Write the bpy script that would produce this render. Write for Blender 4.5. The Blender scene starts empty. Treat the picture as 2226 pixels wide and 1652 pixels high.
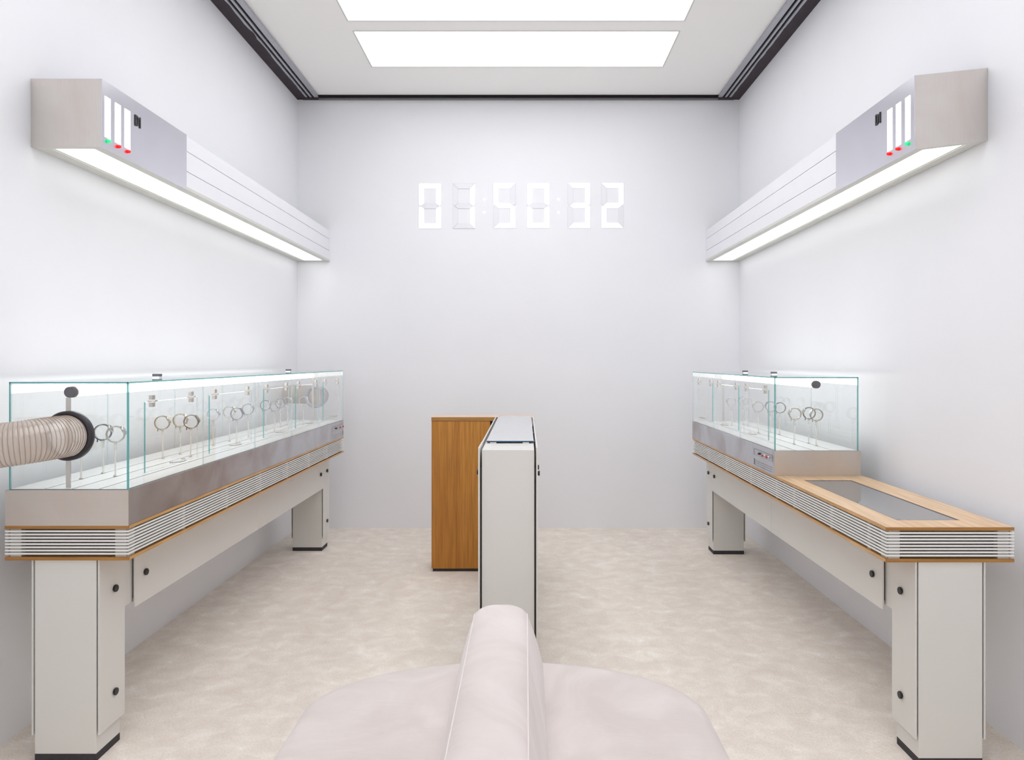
import bpy, bmesh, math, random
from mathutils import Vector, Matrix

# ------------------------------------------------------------------ camera, world, exposure
scn = bpy.context.scene
COL = scn.collection
K = 1500.0
cam_d = bpy.data.cameras.new('camera')
cam = bpy.data.objects.new('camera', cam_d)
COL.objects.link(cam)
cam.location = (0, 0, 1.5)
cam.rotation_euler = (math.radians(90), 0, 0)
cam_d.sensor_fit = 'HORIZONTAL'
cam_d.sensor_width = 36.0
cam_d.lens = 36.0 * K / 2226.0
cam_d.shift_x = (1113 - 1143) / 2226.0
cam_d.shift_y = (784 - 826) / 2226.0
cam_d.clip_start = 0.05
scn.camera = cam
w = bpy.data.worlds.new('world')
scn.world = w
w.use_nodes = True
w.node_tree.nodes['Background'].inputs[0].default_value = (0.99, 0.99, 0.985, 1)
w.node_tree.nodes['Background'].inputs[1].default_value = 1.2
CEILING_E = 2.3       # luminous ceiling panels
DIFFUSER_E = 1.2      # wall light diffusers
TUBE_E = 6.0          # acrylic light tubes in the cases
SLIT_E = 2.5
CLOCK_E = 0.75
scn.view_settings.view_transform = 'Standard'
scn.view_settings.look = 'None'
scn.view_settings.gamma = 1.0
scn.view_settings.use_curve_mapping = False
scn.view_settings.exposure = 0.07
scn.cycles.use_denoising = True
scn.cycles.use_adaptive_sampling = True
scn.cycles.adaptive_threshold = 0.06
scn.cycles.max_bounces = 10
scn.cycles.diffuse_bounces = 5
scn.cycles.glossy_bounces = 4
scn.cycles.transmission_bounces = 8
scn.cycles.transparent_max_bounces = 28
scn.cycles.caustics_reflective = False
scn.cycles.caustics_refractive = False

random.seed(4)

# ------------------------------------------------------------------ materials
def lin(c):
    return tuple(((v / 255.0) / 12.92 if v / 255.0 <= 0.04045 else ((v / 255.0 + 0.055) / 1.055) ** 2.4) for v in c) + (1,)

def newmat(name):
    m = bpy.data.materials.new(name)
    m.use_nodes = True
    nt = m.node_tree
    return m, nt, nt.nodes, nt.links, nt.nodes['Principled BSDF']

def plain(name, rgb, rough=0.5, metal=0.0, noise=0.0, scale=8.0, bump=0.0, bscale=200.0, spec=0.5, stretch=(1, 1, 1)):
    m, nt, N, L, P = newmat(name)
    c = lin(rgb)
    P.inputs['Base Color'].default_value = c
    P.inputs['Roughness'].default_value = rough
    P.inputs['Metallic'].default_value = metal
    P.inputs['Specular IOR Level'].default_value = spec
    tc = N.new('ShaderNodeTexCoord')
    mp = N.new('ShaderNodeMapping'); mp.inputs['Scale'].default_value = stretch
    L.new(tc.outputs['Object'], mp.inputs['Vector'])
    if noise > 0:
        n = N.new('ShaderNodeTexNoise'); n.inputs['Scale'].default_value = scale; n.inputs['Detail'].default_value = 5
        r = N.new('ShaderNodeValToRGB')
        r.color_ramp.elements[0].position = 0.3; r.color_ramp.elements[1].position = 0.7
        r.color_ramp.elements[0].color = tuple(v * (1 - noise) for v in c[:3]) + (1,)
        r.color_ramp.elements[1].color = tuple(min(1, v * (1 + noise)) for v in c[:3]) + (1,)
        L.new(mp.outputs[0], n.inputs['Vector']); L.new(n.outputs['Fac'], r.inputs[0]); L.new(r.outputs[0], P.inputs['Base Color'])
    if bump > 0:
        n2 = N.new('ShaderNodeTexNoise'); n2.inputs['Scale'].default_value = bscale; n2.inputs['Detail'].default_value = 3
        b = N.new('ShaderNodeBump'); b.inputs['Strength'].default_value = bump; b.inputs['Distance'].default_value = 0.01
        L.new(mp.outputs[0], n2.inputs['Vector']); L.new(n2.outputs['Fac'], b.inputs['Height']); L.new(b.outputs[0], P.inputs['Normal'])
    return m

def emit(name, rgb, strength):
    m, nt, N, L, P = newmat(name)
    P.inputs['Base Color'].default_value = lin(rgb)
    P.inputs['Roughness'].default_value = 0.4
    P.inputs['Emission Color'].default_value = lin(rgb)
    P.inputs['Emission Strength'].default_value = strength
    return m

def wood(name, dark, light, axis='x', scale=1.0, rough=0.35):
    m, nt, N, L, P = newmat(name)
    tc = N.new('ShaderNodeTexCoord')
    mp = N.new('ShaderNodeMapping')
    s = {'x': (0.6, 14, 14), 'y': (14, 0.6, 14), 'z': (14, 14, 0.6)}[axis]
    mp.inputs['Scale'].default_value = tuple(v * scale for v in s)
    L.new(tc.outputs['Object'], mp.inputs['Vector'])
    n = N.new('ShaderNodeTexNoise'); n.inputs['Scale'].default_value = 1.4; n.inputs['Detail'].default_value = 6; n.inputs['Roughness'].default_value = 0.6
    n.inputs['Distortion'].default_value = 0.4
    r = N.new('ShaderNodeValToRGB')
    r.color_ramp.elements[0].position = 0.3; r.color_ramp.elements[1].position = 0.72
    r.color_ramp.elements[0].color = lin(dark); r.color_ramp.elements[1].color = lin(light)
    L.new(mp.outputs[0], n.inputs['Vector']); L.new(n.outputs['Fac'], r.inputs[0])
    n2 = N.new('ShaderNodeTexNoise'); n2.inputs['Scale'].default_value = 9; n2.inputs['Detail'].default_value = 4
    L.new(mp.outputs[0], n2.inputs['Vector'])
    mx = N.new('ShaderNodeMix'); mx.data_type = 'RGBA'; mx.blend_type = 'MULTIPLY'
    r2 = N.new('ShaderNodeValToRGB'); r2.color_ramp.elements[0].color = (0.72, 0.68, 0.62, 1); r2.color_ramp.elements[0].position = 0.35
    r2.color_ramp.elements[1].position = 0.6; r2.color_ramp.elements[1].color = (1, 1, 1, 1)
    L.new(n2.outputs['Fac'], r2.inputs[0])
    mx.inputs[0].default_value = 0.8
    L.new(r.outputs[0], mx.inputs[6]); L.new(r2.outputs[0], mx.inputs[7]); L.new(mx.outputs[2], P.inputs['Base Color'])
    P.inputs['Roughness'].default_value = rough
    b = N.new('ShaderNodeBump'); b.inputs['Strength'].default_value = 0.1; b.inputs['Distance'].default_value = 0.002
    L.new(n2.outputs['Fac'], b.inputs['Height']); L.new(b.outputs[0], P.inputs['Normal'])
    return m

def steel(name, rgb, rough, stretch, stain_refl=0.12, stain_refl_rgb=(190, 160, 140), bump=0.1, rvar=0.3):
    m, nt, N, L, P = newmat(name)
    tc = N.new('ShaderNodeTexCoord')
    P.inputs['Metallic'].default_value = 1.0
    n = N.new('ShaderNodeTexNoise'); n.inputs['Scale'].default_value = 3.5; n.inputs['Detail'].default_value = 6; n.inputs['Distortion'].default_value = 0.6
    L.new(tc.outputs['Object'], n.inputs['Vector'])
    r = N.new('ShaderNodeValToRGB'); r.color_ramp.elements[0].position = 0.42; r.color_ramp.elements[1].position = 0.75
    c = lin(rgb); s = lin(stain_refl_rgb)
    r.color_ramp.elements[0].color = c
    r.color_ramp.elements[1].color = tuple(c[i] * (1 - stain_refl) + s[i] * stain_refl for i in range(3)) + (1,)
    L.new(n.outputs['Fac'], r.inputs[0]); L.new(r.outputs[0], P.inputs['Base Color'])
    mp = N.new('ShaderNodeMapping'); mp.inputs['Scale'].default_value = stretch
    L.new(tc.outputs['Object'], mp.inputs['Vector'])
    g = N.new('ShaderNodeTexNoise'); g.inputs['Scale'].default_value = 6; g.inputs['Detail'].default_value = 4
    L.new(mp.outputs[0], g.inputs['Vector'])
    mr = N.new('ShaderNodeMapRange'); mr.inputs['To Min'].default_value = rough * (1 - rvar); mr.inputs['To Max'].default_value = rough * (1 + rvar)
    L.new(g.outputs['Fac'], mr.inputs['Value']); L.new(mr.outputs[0], P.inputs['Roughness'])
    b = N.new('ShaderNodeBump'); b.inputs['Strength'].default_value = bump; b.inputs['Distance'].default_value = 0.002
    L.new(g.outputs['Fac'], b.inputs['Height']); L.new(b.outputs[0], P.inputs['Normal'])
    return m

def sheet_glass(name, tint=(0.99, 0.997, 0.995), refl=0.04, body=None, body_fac=0.0, rough=0.0):
    # slab glass: each face lets light through and reflects by Schlick's law
    m, nt, N, L, P = newmat(name)
    N.remove(P)
    out = N['Material Output']
    t = N.new('ShaderNodeBsdfTransparent'); t.inputs[0].default_value = tint + (1,)
    g = N.new('ShaderNodeBsdfGlossy'); g.inputs['Roughness'].default_value = rough; g.inputs[0].default_value = (1, 1, 1, 1)
    lw = N.new('ShaderNodeLayerWeight'); lw.inputs['Blend'].default_value = 0.5
    p = N.new('ShaderNodeMath'); p.operation = 'POWER'; p.inputs[1].default_value = 5.0
    L.new(lw.outputs['Facing'], p.inputs[0])
    ma = N.new('ShaderNodeMath'); ma.operation = 'MULTIPLY_ADD'; ma.inputs[1].default_value = 1 - refl; ma.inputs[2].default_value = refl
    L.new(p.outputs[0], ma.inputs[0])
    mix = N.new('ShaderNodeMixShader')
    L.new(ma.outputs[0], mix.inputs[0])
    src = t.outputs[0]
    if body:
        d = N.new('ShaderNodeBsdfDiffuse'); d.inputs[0].default_value = lin(body)
        m2 = N.new('ShaderNodeMixShader'); m2.inputs[0].default_value = body_fac
        L.new(t.outputs[0], m2.inputs[1]); L.new(d.outputs[0], m2.inputs[2]); src = m2.outputs[0]
    L.new(src, mix.inputs[1]); L.new(g.outputs[0], mix.inputs[2]); L.new(mix.outputs[0], out.inputs[0])
    return m

M = {}
M['wall'] = plain('wall_paint', (241.5, 242, 246), 0.75, noise=0.012, scale=1.2, bump=0.03, bscale=60)
M['ceiling'] = plain('ceiling_paint', (251, 250, 248), 0.8, noise=0.012, scale=1.5)
M['laminate'] = plain('pale_grey_laminate', (222, 220, 215), 0.38, noise=0.012, scale=3)
M['slat'] = plain('slat_white', (236, 235, 232), 0.4, noise=0.015, scale=6)
M['block'] = plain('spacer_grey', (205, 203, 198), 0.5, noise=0.02)
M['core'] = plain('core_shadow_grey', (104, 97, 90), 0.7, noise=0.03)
M['dark'] = plain('gap_black', (38, 34, 30), 0.8, noise=0.05)
M['base'] = plain('base_charcoal', (58, 54, 58), 0.75, noise=0.15, scale=60, bump=0.3, bscale=300)
M['knob'] = plain('black_plastic', (24, 24, 26), 0.35, noise=0.05)
M['steel'] = steel('brushed_steel', (205, 207, 212), 0.36, (1, 40, 40), 0.6, (150, 128, 122))  # strong brown stain, also paints a dark reflection into the plinth colour
M['steel_end'] = steel('brushed_steel_end', (210, 202, 193), 0.42, (1, 30, 40), 0.3)
M['steel_light'] = steel('brushed_steel_lamp', (212, 212, 220), 0.26, (1, 1, 2), 0.12, bump=0.0, rvar=0.06)
M['steel_lamp_end'] = steel('brushed_steel_lamp_end', (216, 211, 206), 0.45, (40, 1, 1), 0.3, bump=0.03)
M['nickel'] = plain('satin_nickel', (202, 197, 192), 0.3, metal=1.0, noise=0.05)
M['oak_x'] = wood('oak_edge_x', (160, 108, 44), (194, 143, 74), 'x')
M['oak_y'] = wood('oak_edge_y', (196, 146, 86), (222, 176, 120), 'y', rough=0.3)
M['oak_top_sheen'] = wood('oak_top_sheen', (228, 188, 142), (242, 208, 166), 'y', 0.7, rough=0.28)  # paler than the edges: grazing reflections are painted into this colour
M['oak_z'] = wood('oak_panel', (172, 106, 24), (210, 146, 58), 'z', 0.6, rough=0.4)
M['glass'] = sheet_glass('clear_glass')
M['edge'] = sheet_glass('green_glass_edge', tint=(0.35, 0.7, 0.68), refl=0.06, body=(104, 190, 188), body_fac=0.75)
M['blue_edge'] = plain('blue_glass_edge', (24, 78, 108), 0.15)
M['lid'] = sheet_glass('smoked_lid_glass', tint=(0.95, 0.955, 0.96), refl=0.1)
M['clear'] = sheet_glass('clear_acrylic', tint=(0.96, 0.96, 0.94), refl=0.06, body=(236, 234, 226), body_fac=0.42)
M['bed'] = plain('gloss_white_bed', (250, 252, 250), 0.12, noise=0.004)
M['ceil_e'] = emit('ceiling_light_skin', (250, 251, 254), CEILING_E)
M['diff_e'] = emit('diffuser_light', (250, 252, 250), DIFFUSER_E)
M['tube_e'] = emit('tube_light', (255, 253, 248), TUBE_E)
M['slit_e'] = emit('slit_light', (252, 250, 255), SLIT_E)
M['clock_e'] = emit('clock_light', (252, 252, 255), CLOCK_E)
M['red_e'] = emit('red_led', (255, 20, 24), 1.0)
M['green_e'] = emit('green_led', (40, 220, 130), 0.9)
M['white'] = plain('white_enamel', (238, 238, 243), 0.35, noise=0.008)
M['frame'] = plain('frame_pale_grey', (214, 214, 208), 0.45, noise=0.02)
M['groove'] = plain('groove_grey', (170, 172, 162), 0.6, noise=0.02)
M['clock_off'] = plain('clock_unlit_acrylic', (236, 237, 242), 0.3, noise=0.01)
M['clock_line'] = plain('clock_outline', (218, 218, 224), 0.5, noise=0.01)
M['alu'] = plain('satin_aluminium', (186, 186, 194), 0.35, metal=0.5, noise=0.05)
M['track_black'] = plain('track_black', (62, 54, 60), 0.85, noise=0.12, scale=14)
M['slot'] = plain('slot_black', (8, 8, 8), 0.9, noise=0.1)
M['tag'] = plain('tag_dark', (96, 96, 104), 0.4, noise=0.05)
M['cap'] = plain('rubber_cap', (82, 76, 84), 0.6, noise=0.05)
M['red'] = plain('red_plastic', (205, 12, 40), 0.35, noise=0.03)

def carpet_mat():
    m, nt, N, L, P = newmat('carpet_pile')
    tc = N.new('ShaderNodeTexCoord')
    mp = N.new('ShaderNodeMapping'); mp.inputs['Scale'].default_value = (1.0, 1.15, 1)
    L.new(tc.outputs['Object'], mp.inputs['Vector'])
    a = N.new('ShaderNodeTexNoise'); a.inputs['Scale'].default_value = 8.5; a.inputs['Detail'].default_value = 6; a.inputs['Roughness'].default_value = 0.62; a.inputs['Distortion'].default_value = 0.5
    L.new(mp.outputs[0], a.inputs['Vector'])
    r = N.new('ShaderNodeValToRGB')
    e = r.color_ramp.elements
    e[0].position = 0.30; e[0].color = lin((232, 222, 212))
    e[1].position = 0.74; e[1].color = lin((255, 252, 247))
    e2 = e.new(0.5); e2.color = lin((240, 231, 221))
    e3 = e.new(0.63); e3.color = lin((246, 239, 230))
    L.new(a.outputs['Fac'], r.inputs[0])
    f = N.new('ShaderNodeTexNoise'); f.inputs['Scale'].default_value = 130; f.inputs['Detail'].default_value = 3
    L.new(mp.outputs[0], f.inputs['Vector'])
    r2 = N.new('ShaderNodeValToRGB'); r2.color_ramp.elements[0].position = 0.3; r2.color_ramp.elements[1].position = 0.7
    r2.color_ramp.elements[0].color = (0.9, 0.89, 0.88, 1); r2.color_ramp.elements[1].color = (1.05, 1.05, 1.05, 1)
    L.new(f.outputs['Fac'], r2.inputs[0])
    mx = N.new('ShaderNodeMix'); mx.data_type = 'RGBA'; mx.blend_type = 'MULTIPLY'; mx.inputs[0].default_value = 0.9
    L.new(r.outputs[0], mx.inputs[6]); L.new(r2.outputs[0], mx.inputs[7]); L.new(mx.outputs[2], P.inputs['Base Color'])
    P.inputs['Roughness'].default_value = 0.95
    P.inputs['Specular IOR Level'].default_value = 0.1
    v = N.new('ShaderNodeTexVoronoi'); v.inputs['Scale'].default_value = 75
    L.new(mp.outputs[0], v.inputs['Vector'])
    ad = N.new('ShaderNodeMath'); ad.operation = 'ADD'
    L.new(f.outputs['Fac'], ad.inputs[0]); L.new(v.outputs['Distance'], ad.inputs[1])
    b = N.new('ShaderNodeBump'); b.inputs['Strength'].default_value = 0.35; b.inputs['Distance'].default_value = 0.005
    L.new(ad.outputs[0], b.inputs['Height']); L.new(b.outputs[0], P.inputs['Normal'])
    return m
M['carpet'] = carpet_mat()

def suede_mat():
    m, nt, N, L, P = newmat('pale_pink_suede')
    tc = N.new('ShaderNodeTexCoord')
    a = N.new('ShaderNodeTexNoise'); a.inputs['Scale'].default_value = 3.2; a.inputs['Detail'].default_value = 6; a.inputs['Distortion'].default_value = 1.2
    L.new(tc.outputs['Object'], a.inputs['Vector'])
    r = N.new('ShaderNodeValToRGB')
    r.color_ramp.elements[0].position = 0.38; r.color_ramp.elements[0].color = lin((215, 205, 201))
    r.color_ramp.elements[1].position = 0.66; r.color_ramp.elements[1].color = lin((228, 219, 216))
    L.new(a.outputs['Fac'], r.inputs[0]); L.new(r.outputs[0], P.inputs['Base Color'])
    P.inputs['Roughness'].default_value = 0.9
    P.inputs['Specular IOR Level'].default_value = 0.15
    P.inputs['Sheen Weight'].default_value = 0.3
    mp = N.new('ShaderNodeMapping'); mp.inputs['Scale'].default_value = (2.5, 9, 2)
    L.new(tc.outputs['Object'], mp.inputs['Vector'])
    n2 = N.new('ShaderNodeTexNoise'); n2.inputs['Scale'].default_value = 2.2; n2.inputs['Detail'].default_value = 3; n2.inputs['Distortion'].default_value = 1.0
    L.new(mp.outputs[0], n2.inputs['Vector'])
    b = N.new('ShaderNodeBump'); b.inputs['Strength'].default_value = 0.22; b.inputs['Distance'].default_value = 0.012
    L.new(n2.outputs['Fac'], b.inputs['Height']); L.new(b.outputs[0], P.inputs['Normal'])
    return m
M['suede'] = suede_mat()
M['piping'] = plain('suede_piping', (234, 226, 223), 0.85, noise=0.01)

def hose_mat():
    m, nt, N, L, P = newmat('clear_ribbed_hose')
    N.remove(P)
    out = N['Material Output']
    t = N.new('ShaderNodeBsdfTransparent'); t.inputs[0].default_value = (0.9, 0.86, 0.82, 1)
    d = N.new('ShaderNodeBsdfDiffuse'); d.inputs[0].default_value = lin((240, 230, 222))
    tr = N.new('ShaderNodeBsdfTranslucent'); tr.inputs[0].default_value = lin((232, 218, 206))
    g = N.new('ShaderNodeBsdfGlossy'); g.inputs['Roughness'].default_value = 0.12
    m1 = N.new('ShaderNodeMixShader'); m1.inputs[0].default_value = 0.45
    L.new(d.outputs[0], m1.inputs[1]); L.new(tr.outputs[0], m1.inputs[2])
    m2 = N.new('ShaderNodeMixShader'); m2.inputs[0].default_value = 0.68
    L.new(t.outputs[0], m2.inputs[1]); L.new(m1.outputs[0], m2.inputs[2])
    lw = N.new('ShaderNodeLayerWeight'); lw.inputs['Blend'].default_value = 0.35
    ma = N.new('ShaderNodeMath'); ma.operation = 'MULTIPLY_ADD'; ma.inputs[1].default_value = 0.3; ma.inputs[2].default_value = 0.06
    L.new(lw.outputs['Facing'], ma.inputs[0])
    m3 = N.new('ShaderNodeMixShader'); L.new(ma.outputs[0], m3.inputs[0])
    L.new(m2.outputs[0], m3.inputs[1]); L.new(g.outputs[0], m3.inputs[2]); L.new(m3.outputs[0], out.inputs[0])
    return m
M['hose'] = hose_mat()
M['wire'] = plain('hose_wire', (170, 146, 128), 0.4, metal=0.3, noise=0.05)

# ------------------------------------------------------------------ helpers
WLOC = {}          # world location of every object built here (none of them is rotated while building)

class MB:
    def __init__(s):
        s.v = []; s.f = []; s.m = []; s.sm = []
    def quad(s, pts, mi=0):
        n = len(s.v); s.v += [tuple(p) for p in pts]; s.f.append(tuple(range(n, n + len(pts)))); s.m.append(mi); s.sm.append(False)
    def hexa(s, p, mi=0):
        # p: 8 points, 0-3 bottom ccw, 4-7 top
        n = len(s.v); s.v += [tuple(q) for q in p]
        for a in ((0, 3, 2, 1), (4, 5, 6, 7), (0, 1, 5, 4), (1, 2, 6, 5), (2, 3, 7, 6), (3, 0, 4, 7)):
            s.f.append(tuple(n + i for i in a)); s.m.append(mi); s.sm.append(False)
        return s
    def box(s, x0, x1, y0, y1, z0, z1, mi=0):
        x0, x1 = min(x0, x1), max(x0, x1); y0, y1 = min(y0, y1), max(y0, y1); z0, z1 = min(z0, z1), max(z0, z1)
        return s.hexa([(x0, y0, z0), (x1, y0, z0), (x1, y1, z0), (x0, y1, z0), (x0, y0, z1), (x1, y0, z1), (x1, y1, z1), (x0, y1, z1)], mi)
    def lathe(s, prof, org, axis, n=24, mi=0, smooth=True, closed=False):
        # prof: list of (radius, height along axis)
        axis = Vector(axis).normalized()
        u = axis.orthogonal().normalized(); w_ = axis.cross(u)
        org = Vector(org)
        base = len(s.v)
        for (r, h) in prof:
            for k in range(n):
                a = 2 * math.pi * k / n
                s.v.append(tuple(org + axis * h + (u * math.cos(a) + w_ * math.sin(a)) * r))
        m_ = len(prof)
        rng = range(m_) if closed else range(m_ - 1)
        for i in rng:
            j = (i + 1) % m_
            for k in range(n):
                k2 = (k + 1) % n
                s.f.append((base + i * n + k, base + i * n + k2, base + j * n + k2, base + j * n + k)); s.m.append(mi); s.sm.append(smooth)
        if not closed:
            s.f.append(tuple(base + k for k in reversed(range(n)))); s.m.append(mi); s.sm.append(False)
            s.f.append(tuple(base + (m_ - 1) * n + k for k in range(n))); s.m.append(mi); s.sm.append(False)
        return s
    def cyl(s, org, axis, r, h, n=20, mi=0):
        return s.lathe([(r, 0), (r, h)], org, axis, n, mi)
    def tube(s, pts, r, n=8, mi=0, closed=False):
        P_ = [Vector(p) for p in pts]
        base = len(s.v); cnt = len(P_)
        up = None
        for i, p in enumerate(P_):
            if closed:
                t = (P_[(i + 1) % cnt] - P_[i - 1]).normalized()
            else:
                t = (P_[min(i + 1, cnt - 1)] - P_[max(i - 1, 0)]).normalized()
            if up is None:
                up = t.orthogonal().normalized()
            up = (up - t * up.dot(t)).normalized()
            b = t.cross(up)
            rr = r(i / max(1, cnt - 1)) if callable(r) else r
            for k in range(n):
                a = 2 * math.pi * k / n
                s.v.append(tuple(p + (up * math.cos(a) + b * math.sin(a)) * rr))
        for i in range(cnt if closed else cnt - 1):
            j = (i + 1) % cnt
            for k in range(n):
                k2 = (k + 1) % n
                s.f.append((base + i * n + k, base + i * n + k2, base + j * n + k2, base + j * n + k)); s.m.append(mi); s.sm.append(True)
        if not closed:
            s.f.append(tuple(base + k for k in reversed(range(n)))); s.m.append(mi); s.sm.append(False)
            s.f.append(tuple(base + (cnt - 1) * n + k for k in range(n))); s.m.append(mi); s.sm.append(False)
        return s
    def rings(s, rows, mi=0, cap_top=True, cap_bottom=True, smooth=True):
        base = len(s.v); n = len(rows[0])
        for row in rows:
            s.v += [tuple(p) for p in row]
        for i in range(len(rows) - 1):
            for k in range(n):
                k2 = (k + 1) % n
                s.f.append((base + i * n + k, base + i * n + k2, base + (i + 1) * n + k2, base + (i + 1) * n + k)); s.m.append(mi); s.sm.append(smooth)
        if cap_bottom:
            s.f.append(tuple(base + k for k in reversed(range(n)))); s.m.append(mi); s.sm.append(False)
        if cap_top:
            s.f.append(tuple(base + (len(rows) - 1) * n + k for k in range(n))); s.m.append(mi); s.sm.append(smooth)
        return s
    def prism(s, poly, to3, d0, d1, mi=0):
        # poly: 2-D points, to3(u, v, d) -> 3-D
        n = len(poly); base = len(s.v)
        for d in (d0, d1):
            s.v += [tuple(to3(u, v, d)) for (u, v) in poly]
        s.f.append(tuple(base + k for k in reversed(range(n)))); s.m.append(mi); s.sm.append(False)
        s.f.append(tuple(base + n + k for k in range(n))); s.m.append(mi); s.sm.append(False)
        for k in range(n):
            k2 = (k + 1) % n
            s.f.append((base + k, base + k2, base + n + k2, base + n + k)); s.m.append(mi); s.sm.append(False)
        return s
    def build(s, name, mats, parent=None, bevel=0.0, origin=None):
        if not isinstance(mats, (list, tuple)):
            mats = [mats]
        xs = [p[0] for p in s.v]; ys = [p[1] for p in s.v]; zs = [p[2] for p in s.v]
        c = Vector(((min(xs) + max(xs)) / 2, (min(ys) + max(ys)) / 2, min(zs))) if origin is None else Vector(origin)
        me = bpy.data.meshes.new(name)
        me.from_pydata([tuple(Vector(p) - c) for p in s.v], [], s.f)
        for mt in mats:
            me.materials.append(M[mt] if isinstance(mt, str) else mt)
        for i, pl in enumerate(me.polygons):
            pl.material_index = s.m[i]; pl.use_smooth = s.sm[i]
        bm = bmesh.new(); bm.from_mesh(me)
        bmesh.ops.recalc_face_normals(bm, faces=bm.faces)
        bm.to_mesh(me); bm.free()
        me.update()
        o = bpy.data.objects.new(name, me)
        COL.objects.link(o)
        if parent is not None:
            o.parent = parent
            o.location = c - WLOC[parent.name]
        else:
            o.location = c
        WLOC[o.name] = c.copy()
        if bevel > 0:
            b = o.modifiers.new('bevel', 'BEVEL'); b.width = bevel; b.segments = 2; b.limit_method = 'ANGLE'
        return o

def thing(name, label, cat, loc, group=None):
    o = bpy.data.objects.new(name, None)
    o.empty_display_size = 0.1
    COL.objects.link(o)
    o.location = loc
    WLOC[o.name] = Vector(loc)
    o['label'] = label; o['category'] = cat
    if group:
        o['group'] = group
    return o

def tag(o, label, cat, group=None):
    o['label'] = label; o['category'] = cat
    if group:
        o['group'] = group
    return o

def box(name, mats, parent, x0, x1, y0, y1, z0, z1, bevel=0.0):
    return MB().box(x0, x1, y0, y1, z0, z1).build(name, mats, parent, bevel)

def struct(o):
    o['kind'] = 'structure'
    return o

def copy_thing(root):
    r = root.copy(); COL.objects.link(r)
    for ch in list(root.children):
        c = ch.copy(); COL.objects.link(c); c.parent = r
        for g in list(ch.children):
            d = g.copy(); COL.objects.link(d); d.parent = c
    return r

# ------------------------------------------------------------------ the room
XL, XR, YB, YF, ZC = -2.045, 1.912, 6.18, -1.9, 3.858
struct(box('floor', 'carpet', None, XL - 0.1, XR + 0.1, YF - 0.1, YB + 0.1, -0.1, 0.0))
struct(box('wall_back', 'wall', None, XL - 0.1, XR + 0.1, YB, YB + 0.12, 0.0, ZC + 0.1))
struct(box('wall_left', 'wall', None, XL - 0.12, XL, YF, YB, 0.0, ZC + 0.1))
struct(box('wall_right', 'wall', None, XR, XR + 0.12, YF, YB, 0.0, ZC + 0.1))
# unseen front left open under a header, added to give frontal daylight
struct(box('wall_front', 'wall', None, XL - 0.1, XR + 0.1, YF - 0.12, YF, 3.2, ZC + 0.1))

# ceiling slab with openings for the luminous panels
PX0, PX1 = -1.24, 1.105
PAN = [(4.93, 5.537), (4.185, 4.788), (3.44, 4.043), (2.695, 3.298), (1.95, 2.553), (1.205, 1.808), (0.46, 1.063)]  # all but the backmost pair are out of view, added for front light
mb = MB()
cuts = []
for a, b in sorted(PAN):
    cuts.append((a, b))
mb.box(XL, PX0, YF, YB, ZC, ZC + 0.1)
mb.box(PX1, XR, YF, YB, ZC, ZC + 0.1)
yy = YF
for a, b in cuts:
    mb.box(PX0, PX1, yy, a, ZC, ZC + 0.1); yy = b
mb.box(PX0, PX1, yy, YB, ZC, ZC + 0.1)
struct(mb.build('ceiling', 'ceiling'))
clabs = ['flat luminous ceiling panel closest to the back wall', 'luminous ceiling panel in front of the backmost one, cut by the top of the photo',
         'added unseen luminous ceiling panel third from the back wall', 'added unseen luminous ceiling panel fourth from the back wall',
         'added unseen luminous ceiling panel fifth from the back wall', 'added unseen luminous ceiling panel sixth from the back wall', 'added unseen luminous ceiling panel seventh from the back wall']
for i, (a, b) in enumerate(PAN):
    t = thing('ceiling_light', clabs[i], 'ceiling light', ((PX0 + PX1) / 2, (a + b) / 2, ZC), 'luminous ceiling panels')
    box('light_skin', 'ceil_e', t, PX0 + 0.012, PX1 - 0.012, a + 0.012, b - 0.012, ZC + 0.004, ZC + 0.02)
    f = MB(); f.box(PX0, PX1, a, a + 0.01, ZC - 0.003, ZC + 0.03); f.box(PX0, PX1, b - 0.01, b, ZC - 0.003, ZC + 0.03)
    f.box(PX0, PX0 + 0.01, a + 0.01, b - 0.01, ZC - 0.003, ZC + 0.03); f.box(PX1 - 0.01, PX1, a + 0.01, b - 0.01, ZC - 0.003, ZC + 0.03)
    f.build('frame', 'frame', t)

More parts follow.
